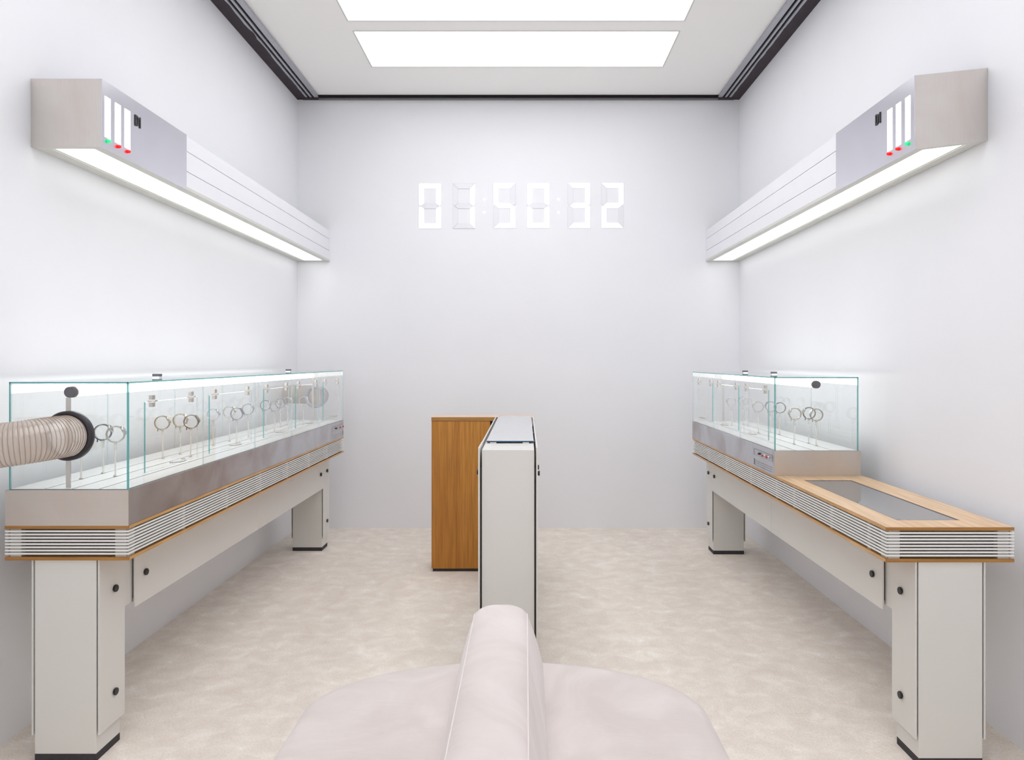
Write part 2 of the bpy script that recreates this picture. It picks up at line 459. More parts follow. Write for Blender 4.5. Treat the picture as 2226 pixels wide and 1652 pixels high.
# ceiling tracks along the side walls: black band, aluminium rail with two slots
def ceiling_track(side, xw, name):
    s = 1 if side == 'left' else -1
    X = lambda d: xw + s * d
    z = ZC - 0.019
    # black band with an uneven plastered edge
    rnd = random.Random(7 if side == 'left' else 11)
    m_ = MB(); ys = []; y = YF
    while y < YB:
        ys.append(y); y += rnd.uniform(0.02, 0.07)
    ys.append(YB)
    off = []
    v = 0.0
    for q in ys:
        v = v * 0.85 + rnd.gauss(0, 0.0018); off.append(0.088 + max(-0.006, min(0.014, v)))
    for (ax, ay) in ((3.35, 0.016), (4.95, 0.012)) if side == 'left' else ((4.05, 0.012), (4.3, 0.009)):
        for i, q in enumerate(ys):
            off[i] += ay * math.exp(-((q - ax) / 0.05) ** 2)
    for i in range(len(ys) - 1):
        m_.hexa([(X(0.0), ys[i], z - 0.002), (X(off[i]), ys[i], z - 0.002), (X(off[i + 1]), ys[i + 1], z - 0.002), (X(0.0), ys[i + 1], z - 0.002),
                 (X(0.0), ys[i], z + 0.004), (X(off[i]), ys[i], z + 0.004), (X(off[i + 1]), ys[i + 1], z + 0.004), (X(0.0), ys[i + 1], z + 0.004)])
    root = struct(m_.build(name, 'track_black'))
    for (ya, yb) in ((YF, 6.0), (6.004, YB - 0.045)):
        r = MB()
        for (a, b) in ((0.078, 0.106), (0.127, 0.145), (0.166, 0.204)):
            r.box(X(a), X(b), ya, yb, z, ZC)
        r.build('rail', 'alu', root)
        q = MB()
        for (a, b) in ((0.106, 0.127), (0.145, 0.166)):
            q.box(X(a), X(b), ya, yb, z + 0.012, ZC)
        q.build('slot', 'slot', root)
    return root
ceiling_track('left', XL, 'trim_1')
ceiling_track('right', XR, 'trim_2')
b = MB(); b.box(XL + 0.05, XR - 0.05, YB - 0.05, YB, ZC - 0.025, ZC)
tb = struct(b.build('trim_3', 'track_black'))
MB().box(XL + 0.2, XR - 0.2, YB - 0.06, YB - 0.048, ZC - 0.016, ZC).build('rail', 'slot', tb)
MB().box(XL + 0.2, XR - 0.2, YB - 0.034, YB - 0.022, ZC - 0.0265, ZC - 0.0245).build('rail', 'alu', tb)

# ------------------------------------------------------------------ wall clock
clock = thing('digital_clock', 'lit seven-segment wall clock reading 01:50:32 on the back wall', 'clock', (-0.04, YB, 3.0))
CS = 6.18 / K
SEG = {'0': 'abcdef', '1': 'bc', '2': 'abged', '3': 'abgcd', '5': 'afgcd'}
def seg_polys(W, H, T, g):
    h = H / 2
    d = {}
    d['a'] = [(g, H), (W - g, H), (W - T - g, H - T), (T + g, H - T)]
    d['d'] = [(g, 0), (T + g, T), (W - T - g, T), (W - g, 0)]
    d['f'] = [(0, H - g), (T, H - T - g), (T, h + T * 0.42 + g), (T * 0.35, h + g), (0, h + T * 0.25 + g)]
    d['b'] = [(W - x, y) for (x, y) in reversed(d['f'])]
    d['e'] = [(x, H - y) for (x, y) in reversed(d['f'])]
    d['c'] = [(W - x, H - y) for (x, y) in d['f']]
    d['g'] = [(T * 0.35 + g, h), (T + g, h + T / 2), (W - T - g, h + T / 2), (W - T * 0.35 - g, h), (W - T - g, h - T / 2), (T + g, h - T / 2)]
    return d
W_, H_, T_ = 49.2 * CS, 98.6 * CS, 11.8 * CS
for ch, x0, y0 in (('0', 910.3, 398.8), ('1', 983.9, 398.6), ('5', 1072, 398), ('0', 1145.5, 398), ('3', 1234, 397.6), ('2', 1306.8, 397.6)):
    ox = (x0 - 1143) * CS; oz = 1.5 - (y0 + 98.6 - 784) * CS
    o3 = lambda u, v, d, ox=ox, oz=oz: (ox + u, YB - d, oz + v)
    pl = seg_polys(W_, H_, T_, 0.0)
    bk = MB()
    for k_, p_ in pl.items():
        cx = sum(q[0] for q in p_) / len(p_); cz = sum(q[1] for q in p_) / len(p_)
        bk.prism([(cx + (q[0] - cx) * 1.0, cz + (q[1] - cz) * 1.0) for q in p_], o3, 0.0, 0.0025)
    dg = bk.build('digit', 'clock_line', clock)
    pl = seg_polys(W_ - 0.004, H_ - 0.004, T_ - 0.003, 0.003)
    o4 = lambda u, v, d, ox=ox, oz=oz: (ox + 0.002 + u, YB - d, oz + 0.002 + v)
    for k_, p_ in pl.items():
        lit = k_ in SEG[ch]
        MB().prism(p_, o4, 0.0025, 0.0045).build('segment', 'clock_e' if lit else 'clock_off', dg)
for px in (1052.2, 1214):
    for py in (433.5, 462):
        MB().cyl(((px - 1143) * CS, YB, 1.5 - (py - 784) * CS), (0, -1, 0), 0.0105, 0.005, 16).build('colon_dot', 'clock_e', clock)

# ------------------------------------------------------------------ wall lights
def lamp(side):
    # near face corners (inner/outer, bottom/top); far face at the back wall
    if side == 'left':
        s = 1; xi, xo = -1.75, XL; y0 = 2.85
        zi0 = zo0 = 2.383; zi1 = zo1 = 2.665
        label = 'long steel-ended wall light on the left wall over the left counter'
    else:
        s = -1; xi, xo = 1.607, XR; y0 = 2.855
        zi0, zi1, zo0, zo1 = 2.3745, 2.680, 2.412, 2.712
        label = 'long steel-ended wall light on the right wall over the right counter'
    y1 = YB; Z0f, Z1f = 2.388, 2.668
    yc = 3.56 if side == 'left' else 3.575
    def pt(inn, top, y, dx=0.0, dz=0.0):
        # point on the box surface, dx = inset from inner/outer face, dz = inset from top/bottom
        f = (y - y0) / (y1 - y0)
        zi = (zi1 if top else zi0) * (1 - f) + (Z1f if top else Z0f) * f
        zo = (zo1 if top else zo0) * (1 - f) + (Z1f if top else Z0f) * f
        # inn: 0 inner .. 1 outer
        x = xi * (1 - inn) + xo * inn
        z = zi * (1 - inn) + zo * inn
        return (x, y, z + (-dz if top else dz))
    t = thing('wall_light', label, 'wall light', ((xi + xo) / 2, (y0 + y1) / 2, 2.38), 'steel-ended wall lights')
    e = 0.02
    def blk(name, mat, ia, ib, ya, yb, ta, tb, bevel=0.0):
        # ia, ib: 0..1 across;  ta, tb: 0..1 up
        def q(i, y, tt):
            b_ = Vector(pt(i, False, y)); u_ = Vector(pt(i, True, y))
            return tuple(b_.lerp(u_, tt))
        p = [q(ia, ya, ta), q(ib, ya, ta), q(ib, yb, ta), q(ia, yb, ta), q(ia, ya, tb), q(ib, ya, tb), q(ib, yb, tb), q(ia, yb, tb)]
        return MB().hexa(p).build(name, mat, t, bevel)
    # steel hood: inner face sheet, end sheet, top, outer
    blk('steel_side', 'steel_light', 0.0, 0.012, y0, yc, 0.0, 1.0)
    blk('steel_end', 'steel_lamp_end', 0.012, 1.0, y0, y0 + 0.004, 0.0, 1.0)
    blk('steel_top', 'steel_light', 0.012, 1.0, y0 + 0.004, yc, 0.99, 1.0)
    # white body in three long panels on the inner side
    for (a, b_) in ((0.02, 0.338), (0.350, 0.708), (0.720, 0.985)):
        blk('side_panel', 'white', 0.025, 0.05, yc, y1 - 0.001, a, b_)
    blk('core', 'groove', 0.05, 0.97, y0 + 0.01, y1 - 0.002, 0.06, 0.975)
    blk('back_panel', 'white', 0.955, 0.995, yc, y1 - 0.002, 0.02, 0.98)
    # underside frame and diffuser
    ia, ib = (0.17, 0.75)
    blk('bottom_rail', 'frame', 0.014, ia, y0 + 0.004, y1 - 0.002, 0.002, 0.058)
    blk('bottom_rail', 'frame', ib + 0.035, 0.999, y0 + 0.004, y1 - 0.002, 0.002, 0.058)
    blk('bottom_rail', 'frame', ia, ib + 0.035, y0 + 0.004, y0 + 0.03, 0.002, 0.058)
    blk('bottom_rail', 'frame', ia, ib + 0.035, y1 - 0.05, y1 - 0.002, 0.002, 0.058)
    blk('groove', 'groove', ib + 0.012, ib + 0.035, y0 + 0.03, y1 - 0.05, 0.03, 0.058)
    blk('diffuser', 'diff_e', ia + 0.012, ib + 0.012, y0 + 0.036, y1 - 0.055, 0.02, 0.045)
    # slits, indicator lights and raised lettering on the inner steel face
    sy = ((2.869, 2.907), (2.941, 2.980), (3.011, 3.052))
    for k, (a, b_) in enumerate(sy):
        za, zb = 0.172, 0.772
        def q(y, tt, d):
            p = Vector(pt(0, False, y)).lerp(Vector(pt(0, True, y)), tt)
            return (p[0] + s * d, p[1], p[2])
        def slab(ya, yb, ta, tb, d0, d1):
            return MB().hexa([q(ya, ta, d0), q(yb, ta, d0), q(yb, ta, d1), q(ya, ta, d1), q(ya, tb, d0), q(yb, tb, d0), q(yb, tb, d1), q(ya, tb, d1)])
        if side == 'right':
            a += 0.016; b_ += 0.014
        slab(a, b_, za, zb, -0.001, 0.0015).build('light_slit', 'slit_e', t)
        c = Vector(q((a + b_) / 2, 0.125, 0.0))
        mt = 'green_e' if k == 0 else 'red_e'
        MB().lathe([(0.0075, 0), (0.0075, 0.006), (0.006, 0.011), (0.002, 0.014)], c, (s, 0, 0), 14).build('indicator_light', mt, t)
    # letters D and 1, read along +y on the left lamp, towards -y on the right lamp
    r = 1 if side == 'left' else -1
    ybase = 3.088 if side == 'left' else 3.168
    zb = 2.553 if side == 'left' else 2.578
    Hh, Wd, st = 0.049, 0.027, 0.0075
    def to3(u, v, d):
        return (xi + s * d, ybase + r * u, zb + v)
    m_ = MB()
    n_ = 8
    outer = []; inner = []
    for k in range(n_ + 1):
        a = math.pi / 2 - math.pi * k / n_
        outer.append((Wd * 0.45 + Wd * 0.55 * max(0, math.cos(a)) ** 0.7, Hh / 2 + Hh / 2 * math.sin(a)))
        inner.append((Wd * 0.45 + (Wd * 0.55 - st) * max(0, math.cos(a)) ** 0.7, Hh / 2 + (Hh / 2 - st) * math.sin(a)))
    outer = [(0, Hh)] + outer + [(0, 0)]
    inner = [(st, Hh - st)] + inner + [(st, st)]
    for k in range(len(outer)):
        k2 = (k + 1) % len(outer)
        m_.prism([outer[k], outer[k2], inner[k2], inner[k]], to3, 0.0, 0.0035)
    m_.build('letter', 'knob', t)
    m_ = MB()
    m_.prism([(0.036, 0), (0.0435, 0), (0.0435, Hh), (0.037, Hh), (0.031, Hh - 0.008), (0.031, Hh - 0.016), (0.036, Hh - 0.011)], to3, 0.0, 0.0035)
    m_.build('letter', 'knob', t)
    return t
lamp('left')
lamp('right')

# ------------------------------------------------------------------ counters
def knob_bm(org, axis, r=0.015):
    return MB().lathe([(r * 0.7, 0), (r * 0.7, 0.002), (r * 0.93, 0.0035), (r * 0.93, 0.008), (r * 0.85, 0.0095)], org, axis, 20)

ZT0, ZT1 = 0.873, 0.885      # top board
ZB0, ZB1 = 0.756, 0.768      # bottom board
def counter(side):
    if side == 'left':
        s = 1; xi, xo, y0, y1 = -1.480, -1.941, 2.57, 5.603
        pin, pout = -1.608, -1.838
        label = 'long counter on two pale pedestals against the left wall'
    else:
        s = -1; xi, xo, y0, y1 = 1.3295, 1.802, 2.545, 5.50
        pin, pout = 1.454, 1.690
        label = 'long counter on two pale pedestals against the right wall, bare oak top in front'
    t = thing('display_counter', label, 'counter', ((xi + xo) / 2, (y0 + y1) / 2, 0), 'louvred display counters')
    # boards
    def board(name, z0, z1, top):
        e = 0.004
        m_ = MB()
        if side == 'right' and top:
            # frame around the inset tray
            ax, bx, ay, by = 1.430, 1.675, 2.66, 3.55
            m_.box(xi, ax, y0 + e, y1, z0, z1); m_.box(bx, xo, y0 + e, y1, z0, z1)
            m_.box(ax, bx, y0 + e, ay, z0, z1); m_.box(ax, bx, by, y1, z0, z1)
            o = m_.build(name, 'oak_top_sheen', t)
        else:
            m_.box(xi, xo, y0 + e, y1, z0, z1)
            o = m_.build(name, 'oak_y', t)
        MB().box(xi, xo, y0, y0 + e, z0, z1).build('board_lipping', 'oak_x', t)
        MB().box(xi + s * 0.0008, xi - s * 0.002, y0 + 0.0042, y1, z0, z1).build('board_lipping', 'oak_y', t)
        return o
    board('top_board', ZT0, ZT1, True)
    board('bottom_board', ZB0, ZB1, False)
    # louvre slats: front and both long sides, mitred, set end to end in a dark recess
    n = 8
    zs = [ZB1 + 0.0125 + k * 0.01195 for k in range(n)]
    hh, dd = 0.0032, 0.006
    for z in zs:
        a, b = z - hh, z + hh
        # front
        MB().hexa([(xi, y0 + 0.001, a), (xo, y0 + 0.001, a), (xo + s * dd, y0 + dd, a), (xi - s * dd, y0 + dd, a),
                   (xi, y0 + 0.001, b), (xo, y0 + 0.001, b), (xo + s * dd, y0 + dd, b), (xi - s * dd, y0 + dd, b)]).build('slat', 'slat', t)
        for (x, q) in ((xi, -s), (xo, s)):
            MB().hexa([(x, y0 + 0.001, a), (x, y1 - 0.001, a), (x + q * dd, y1 - dd, a), (x + q * dd, y0 + dd, a),
                       (x, y0 + 0.001, b), (x, y1 - 0.001, b), (x + q * dd, y1 - dd, b), (x + q * dd, y0 + dd, b)]).build('slat', 'slat', t)
    # spacer blocks behind the slats
    def spacer(x0, x1, ya, yb):
        box('spacer', 'block', t, x0, x1, ya, yb, ZB1, ZT0)
    zr = 0.0125
    for xa in ((xi - s * 0.013), (xo + s * 0.056)):
        spacer(xa, xa - s * 0.041, y0 + 0.0085, y0 + 0.05)
    cnt = 7
    L_ = (y1 - y0)
    ys = [y0 + L_ * k / cnt for k in range(1, cnt)] if side == 'left' else [2.69, 3.02, 3.44, 3.68, 4.10, 4.60, 5.05]
    for y in ys:
        spacer(xi - s * 0.0085, xi - s * 0.04, y - 0.012, y + 0.012)
        spacer(xo + s * 0.0085, xo + s * 0.04, y - 0.012, y + 0.012)
    for y in (y0 + 0.035, y1 - 0.04):
        spacer(xi - s * 0.0085, xi - s * 0.04, y - 0.02, y + 0.02)
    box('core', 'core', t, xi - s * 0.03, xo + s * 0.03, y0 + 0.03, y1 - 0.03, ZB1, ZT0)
    # pedestals
    if side == 'left':
        peds = ((2.583, 2.733), (5.44, 5.59))
    else:
        peds = ((2.554, 2.704), (5.345, 5.493))
    zu = ZB0
    def hang(name, x, ya, yb, z0, z1, parent, q):
        # thin board hung off a face at x, standing 6 mm proud; q = outward direction
        box(name, 'laminate', parent, x + q * 0.006, x + q * 0.012, ya, yb, z0, z1, 0.001)
        m_ = MB().box(x, x + q * 0.006, ya + 0.012, yb - 0.012, z0 + 0.015, z1 - 0.002)
        m_.build('hanging_strip', 'dark', parent)
    for (pa, pb) in peds:
        p = box('pedestal', 'laminate', t, pin, pout, pa, pb, 0.028, zu, 0.0015)
        box('pedestal_base', 'base', p, pin, pout, pa, pb, 0.0, 0.028)
        for (x, q) in ((pin, s), (pout, -s)):
            box('side_board', 'laminate', p, x + q * 0.006, x + q * 0.012, pa, pb + 0.014, 0.098, zu - 0.0015, 0.001)
            box('fixing_strip', 'dark', p, x, x + q * 0.006, pa + 0.012, pb - 0.008, 0.11, zu - 0.003)
            if q == s:
                for z in (0.617, 0.217):
                    knob_bm((x + q * 0.012, (pa + pb) / 2 + 0.02, z), (q, 0, 0)).build('knob', 'knob', p)
    # beam between the pedestals with its apron boards
    ya, yb = peds[0][1], peds[1][0]
    box('beam', 'laminate', t, pin, pout, ya, yb, 0.515, zu - 0.0015)
    ym = (ya + 0.08 + yb) / 2 - 0.02
    for (c, d) in ((ya + 0.08, ym - 0.001), (ym + 0.001, yb - 0.01)):
        ap = box('apron_board', 'laminate', t, pin + s * 0.008, pin + s * 0.015, c, d, 0.495, zu - 0.0015, 0.001)
        kk = c + 0.075 if c < 4 else d - 0.075
        knob_bm((pin + s * 0.015, kk, 0.617), (s, 0, 0)).build('knob', 'knob', ap)
    box('fixing_strip', 'dark', t, pin, pin + s * 0.008, ya + 0.09, yb - 0.02, 0.53, zu - 0.003)
    for xx in (pout,):
        box('apron_board', 'laminate', t, xx - s * 0.008, xx - s * 0.015, ya + 0.08, yb - 0.01, 0.495, zu - 0.0015)
        box('fixing_strip', 'dark', t, xx, xx - s * 0.008, ya + 0.09, yb - 0.02, 0.53, zu - 0.003)
    if side == 'right':
        ax, bx, ay, by = 1.430, 1.675, 2.66, 3.55
        tr = MB()
        zf = ZT0 - 0.012
        tr.box(ax, bx, ay, by, ZT0 - 0.02, zf)
        tray = tr.build('tray_floor', 'tray', t)
        fr = MB(); f_ = 0.006
        fr.box(ax, ax + f_, ay, by, zf, ZT1 - 0.001); fr.box(bx - f_, bx, ay, by, zf, ZT1 - 0.001)
        fr.box(ax + f_, bx - f_, ay, ay + f_, zf, ZT1 - 0.001); fr.box(ax + f_, bx - f_, by - f_, by, zf, ZT1 - 0.001)
        fr.build('tray_frame', 'tray_frame', t)
        box('tray_glass', 'back_glass', t, ax + f_, bx - f_, ay + f_, by - f_, ZT1 - 0.008, ZT1 - 0.002)
    return t
M['back_glass'] = plain('grey_backed_glass', (128, 127, 128), 0.03, noise=0.02)
M['back_glass'].node_tree.nodes['Principled BSDF'].inputs['IOR'].default_value = 2.2
M['tray'] = plain('tray_grey', (238, 238, 240), 0.4, noise=0.02)
M['tray_frame'] = plain('tray_frame_dark', (96, 90, 98), 0.35, metal=0.5, noise=0.05)
counter('left')
counter('right')

# ------------------------------------------------------------------ glass display cases
ZP = 1.018
M['bed_gap'] = plain('bed_gap_grey', (96, 96, 92), 0.7, noise=0.02)
def pane_x(x0, x1, ya, yb, z0, z1, hole=None, far=1):
    # slab lying in the y-z plane, faces mat 0, rims mat 1
    m_ = MB()
    if hole is None:
        ysl, zsl = [ya, yb], [z0, z1]
    else:
        ysl, zsl = [ya, hole[0], hole[1], yb], [z0, hole[2], hole[3], z1]
    for i in range(len(ysl) - 1):
        for j in range(len(zsl) - 1):
            if hole and i == 1 and j == 1:
                continue
            for x in (x0, x1):
                m_.quad([(x, ysl[i], zsl[j]), (x, ysl[i + 1], zsl[j]), (x, ysl[i + 1], zsl[j + 1]), (x, ysl[i], zsl[j + 1])], 0)
    def rim(ya, yb, z0, z1):
        m_.quad([(x0, ya, z0), (x1, ya, z0), (x1, ya, z1), (x0, ya, z1)], 1)
        m_.quad([(x0, yb, z0), (x1, yb, z0), (x1, yb, z1), (x0, yb, z1)], far)
        m_.quad([(x0, ya, z0), (x1, ya, z0), (x1, yb, z0), (x0, yb, z0)], 1)
        m_.quad([(x0, ya, z1), (x1, ya, z1), (x1, yb, z1), (x0, yb, z1)], far)
    rim(ya, yb, z0, z1)
    return m_

M['seam'] = sheet_glass('pane_seam', tint=(0.93, 0.98, 0.975), refl=0.08, body=(222, 238, 238), body_fac=0.3)
def case(side):
    if side == 'left':
        s = 1; xi, xo, y0, y1 = -1.480, -1.939, 2.57, 5.603
        gi, go = -1.483, -1.928; zt = 1.4205
        seams = [2.575, 3.177, 3.786, 4.379, 4.977, 5.600]
        doors = [(2.690, 3.120), (3.238, 3.735), (3.909, 4.325), (4.454, 4.930), (5.059, 5.490)]
        hinges = [(2.743, 3.063), (3.294, 3.683), (3.954, 4.278), (4.507, 4.882), (5.107, 5.439)]
        bedx = [-1.928, -1.800, -1.698, -1.596, -1.490]
        tx, tz, ta, tb_ = -1.720, 1.381, 2.60, 5.56
        hang_y = [3.22, 5.00]
        clip_y = [3.215, 3.52, 3.88, 4.46, 5.02]
        label = 'long five-door glass showcase on a steel plinth, on the left counter'
    else:
        s = -1; xi, xo, y0, y1 = 1.3265, 1.787, 3.68, 5.50
        gi, go = 1.3295, 1.777; zt = 1.412
        seams = [3.688, 4.290, 4.893, 5.497]
        doors = [(3.787, 4.217), (4.318, 4.816), (4.920, 5.350)]
        hinges = [(3.835, 4.167), (4.368, 4.766), (4.970, 5.300)]
        bedx = [1.777, 1.668, 1.602, 1.535, 1.336]
        bedx = [1.777, 1.640, 1.540, 1.440, 1.336]
        tx, tz, ta, tb_ = 1.567, 1.371, 3.715, 5.46
        hang_y = [4.36, 4.93]
        clip_y = [4.36, 4.93]
        label = 'shorter three-door glass showcase on a steel plinth, at the back of the right counter'
    t = thing('display_case', label, 'display case', ((xi + xo) / 2, (y0 + y1) / 2, ZT1), 'glass showcases on steel plinths')
    # plinth: front sheet, side sheets, hollow top ledge
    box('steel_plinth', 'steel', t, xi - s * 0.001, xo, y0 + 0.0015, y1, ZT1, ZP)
    box('plinth_end', 'steel_end', t, xi, xo, y0, y0 + 0.0015, ZT1, ZP - 0.0005)
    for sy in (seams[1:-1] if side == 'left' else [seams[1]]):
        pass
    # bed panels with gaps
    for a, b in zip(bedx[:-1], bedx[1:]):
        box('bed_panel', 'bed', t, a + s * 0.0038, b - s * 0.0038, y0 + 0.012, y1 - 0.012, ZP + 0.0005, ZP + 0.0022)
    # bed is set on a grey sheet that shows in the gaps
    box('bed_sheet', 'bed_gap', t, bedx[0], bedx[-1], y0 + 0.012, y1 - 0.012, ZP, ZP + 0.0006)
    th = 0.0055
    # end panes
    for (ya, yb) in ((seams[0], seams[0] + th), (seams[-1] - th, seams[-1])):
        m_ = MB()
        for y in (ya, yb):
            m_.quad([(gi, y, ZP), (go, y, ZP), (go, y, zt - th), (gi, y, zt - th)], 0)
        for x in (gi, go):
            m_.quad([(x, ya, ZP), (x, yb, ZP), (x, yb, zt - th), (x, ya, zt - th)], 1)
        m_.quad([(gi, ya, ZP), (go, ya, ZP), (go, yb, ZP), (gi, yb, ZP)], 1)
        m_.quad([(gi, ya, zt - th), (go, ya, zt - th), (go, yb, zt - th), (gi, yb, zt - th)], 1)
        m_.build('end_pane', ['glass', 'edge'], t)
    # visible green corner rods of the near and far end panes (ground front edges of the long panes)
    for y in (seams[0] - 0.0008,):
        for x in (gi, go):
            box('pane_edge', 'edge', t, x, x - (s if x == gi else -s) * 0.0055, y, y + 0.001, ZP, zt)
        box('pane_edge', 'edge', t, gi, go, y, y + 0.001, zt - th, zt)
    # top panes, wall-side panes and inner panes with door openings
    for k in range(len(seams) - 1):
        a, b = seams[k] + (th if k == 0 else 0.0008), seams[k + 1] - (th if k == len(seams) - 2 else 0.0008)
        m_ = MB()
        ta_, tb2 = seams[k] + 0.0004, seams[k + 1] - 0.0004
        for z in (zt - th, zt):
            m_.quad([(gi, ta_, z), (go, ta_, z), (go, tb2, z), (gi, tb2, z)], 0)
        for x in (gi, go):
            m_.quad([(x, ta_, zt - th), (x, tb2, zt - th), (x, tb2, zt), (x, ta_, zt)], 1)
        m_.quad([(gi, ta_, zt - th), (go, ta_, zt - th), (go, ta_, zt), (gi, ta_, zt)], 1 if k == 0 else 2)
        m_.quad([(gi, tb2, zt - th), (go, tb2, zt - th), (go, tb2, zt), (gi, tb2, zt)], 1 if k == len(seams) - 2 else 2)
        m_.build('top_pane', ['glass', 'edge', 'seam'], t)
        pane_x(go + s * th, go, a, b, ZP, zt - th).build('back_pane', ['glass', 'seam'], t)
        d = doors[k]
        dz0, dz1 = 1.062, 1.338
        pane_x(gi - s * th, gi, a, b, ZP, zt - th, (d[0] - 0.003, d[1] + 0.003, dz0 - 0.003, dz1 + 0.003)).build('front_pane', ['glass', 'seam'], t)
        dr = pane_x(gi - s * th, gi, d[0], d[1], dz0, dz1, far=2).build('door', ['glass', 'edge', 'seam'], t)
        for hy in hinges[k]:
            h = MB()
            for zz in (1.3455, 1.3165):
                h.box(gi + s * 0.004, gi - s * 0.0095, hy - 0.0115, hy + 0.0115, zz, zz + 0.018)
            h.build('hinge', 'nickel', dr, 0.001)
            MB().cyl((gi + s * 0.006, hy - 0.022, 1.340), (0, 1, 0), 0.0026, 0.044, 10).cyl((gi - s * 0.012, hy - 0.014, 1.340), (s, 0, 0), 0.0024, 0.03, 8).build('hinge_pin', 'nickel', dr)
        # curved pull at the foot of the door
        hc = (d[0] + d[1]) / 2 + 0.02
        rows = []
        m_ = MB()
        pts = []
        for q in range(9):
            u = -1 + 2 * q / 8
            pts.append((gi + s * (0.008 + 0.026 * (1 - u * u)), hc + u * 0.062, 1.0745 - 0.002 * (1 - u * u)))
        for q in range(8):
            (xa, ya2, za), (xb, yb2, zb2) = pts[q], pts[q + 1]
            m_.hexa([(xa, ya2, za), (xb, yb2, zb2), (gi + s * 0.006, yb2, zb2 + 0.001), (gi + s * 0.006, ya2, za + 0.001),
                     (xa, ya2, za + 0.003), (xb, yb2, zb2 + 0.003), (gi + s * 0.006, yb2, zb2 + 0.003), (gi + s * 0.006, ya2, za + 0.003)])
        m_.build('handle', 'nickel', dr)
        for u in (-0.9, 0.9):
            MB().cyl((gi, hc + u * 0.055, 1.077), (s, 0, 0), 0.004, 0.01, 10).build('handle_pin', 'nickel', dr)
    # acrylic light tube
    tube = MB().cyl((tx, ta + 0.02, tz), (0, 1, 0), 0.0175, tb_ - ta - 0.02, 24).build('light_tube', 'tube_e', t)
    MB().lathe([(0.0205, 0), (0.0205, 0.016), (0.0185, 0.018), (0.0185, 0.024)], (tx, ta, tz), (0, 1, 0), 24).build('tube_cap', 'cap', tube)
    MB().lathe([(0.0215, 0.0), (0.0215, 0.006)], (tx, ta + 0.018, tz), (0, 1, 0), 24).build('tube_collar', 'nickel', tube)
    for y in clip_y:
        m_ = MB()
        m_.lathe([(0.0176, -0.0012), (0.0192, -0.0012), (0.0192, 0.0012), (0.0176, 0.0012)], (tx, y, tz), (0, 1, 0), 24, closed=True)
        m_.build('tube_clip', 'nickel', tube)
    for y in hang_y:
        box('hanger_rod', 'tag', t, tx - 0.0012, tx + 0.0012, y - 0.0012, y + 0.0012, tz + 0.018, zt - th)
        hg = box('hanger_block', 'tag', t, tx - 0.017, tx + 0.017, y - 0.012, y + 0.012, zt + 0.006, zt + 0.018, 0.001)
        box('hanger_plate', 'white', t, tx - 0.016, tx + 0.016, y - 0.012, y + 0.012, zt, zt + 0.006)
    # upright steel post at each fitted end, carrying the hose flange
    if side == 'left':
        ends = ((2.592, -1), (5.575, 1))
    else:
        ends = ((5.47, 1),)
    for (y, q) in ends:
        px = tx if q < 0 else tx
        box('post', 'nickel', t, px - 0.008, px + 0.008, y, y + 0.006, ZP + 0.004, tz - 0.02)
    if side == 'left':
        for (y, q, zc) in ((2.575, -1, 1.2205), (5.590, 1, 1.209)):
            fx = -1.703
            ri = 0.0775 if q < 0 else 0.066
            prof = [(ri, -0.008), (0.0905, -0.008), (0.0925, -0.004), (0.0925, 0.014), (0.088, 0.02), (ri, 0.02)]
            MB().lathe(prof, (fx, y, zc), (0, q, 0), 48, closed=True).build('hose_flange', 'flange' if q < 0 else 'flange_grey', t)
    # engraved control strip on the inner plinth face
    if side == 'left':
        ya, yb = 5.275, 5.590; dark_y = 5.585; near = 5.28
        btn = ((5.365, 'knob'), (5.445, 'red'), (5.53, 'red')); dirn = -1
    else:
        ya, yb = 3.712, 4.010; dark_y = 4.005; near = 3.72
        btn = ((3.905, 'knob'), (3.822, 'red'), (3.757, 'red')); dirn = -1
    xf = xi
    cp = box('control_panel', 'panel_steel', t, xf, xf + s * 0.0012, ya, yb, 0.957, 0.991)
    for z in (0.9575, 0.9905):
        box('panel_line', 'tag', cp, xf + s * 0.0012, xf + s * 0.0016, ya, yb, z - 0.0006, z + 0.0006)
    # small black ident mark and three square marks with ruled lines
    m_ = MB()
    for k in range(6):
        m_.box(xf + s * 0.0012, xf + s * 0.0018, dark_y - 0.003 - 0.002 * (k % 2), dark_y + 0.002, 0.9585 + k * 0.0052, 0.9585 + k * 0.0052 + 0.0038)
    m_.build('panel_marking', 'knob', cp)
    for z in (0.929, 0.917, 0.905):
        box('square_marking', 'knob', cp, xf, xf + s * 0.0012, dark_y - 0.003, dark_y + 0.004, z - 0.004, z + 0.004)
        box('panel_line', 'tag', cp, xf, xf + s * 0.0008, ya, yb - 0.008, z - 0.0055, z - 0.0045)
    for (y, mt) in btn:
        r = 0.007
        MB().lathe([(r, 0), (r, 0.004), (r * 0.7, 0.005), (r * 0.7, 0.012)], (xf + s * 0.0012, y, 0.9735), (s, 0, 0), 16).build('switch', 'nickel' if mt == 'red' else 'knob', cp)
        if mt == 'red':
            MB().lathe([(0.005, 0), (0.0052, 0.006), (0.003, 0.009)], (xf + s * 0.013, y, 0.9735), (s, -0.3, 0), 12).build('switch_tip', 'red', cp)
    return t
M['flange'] = plain('flange_black', (44, 40, 48), 0.4, noise=0.05)
M['flange_grey'] = plain('flange_grey', (158, 158, 170), 0.4, noise=0.05)
M['panel_steel'] = plain('panel_steel', (196, 196, 202), 0.35, metal=0.8, noise=0.03)
case('left')
case('right')

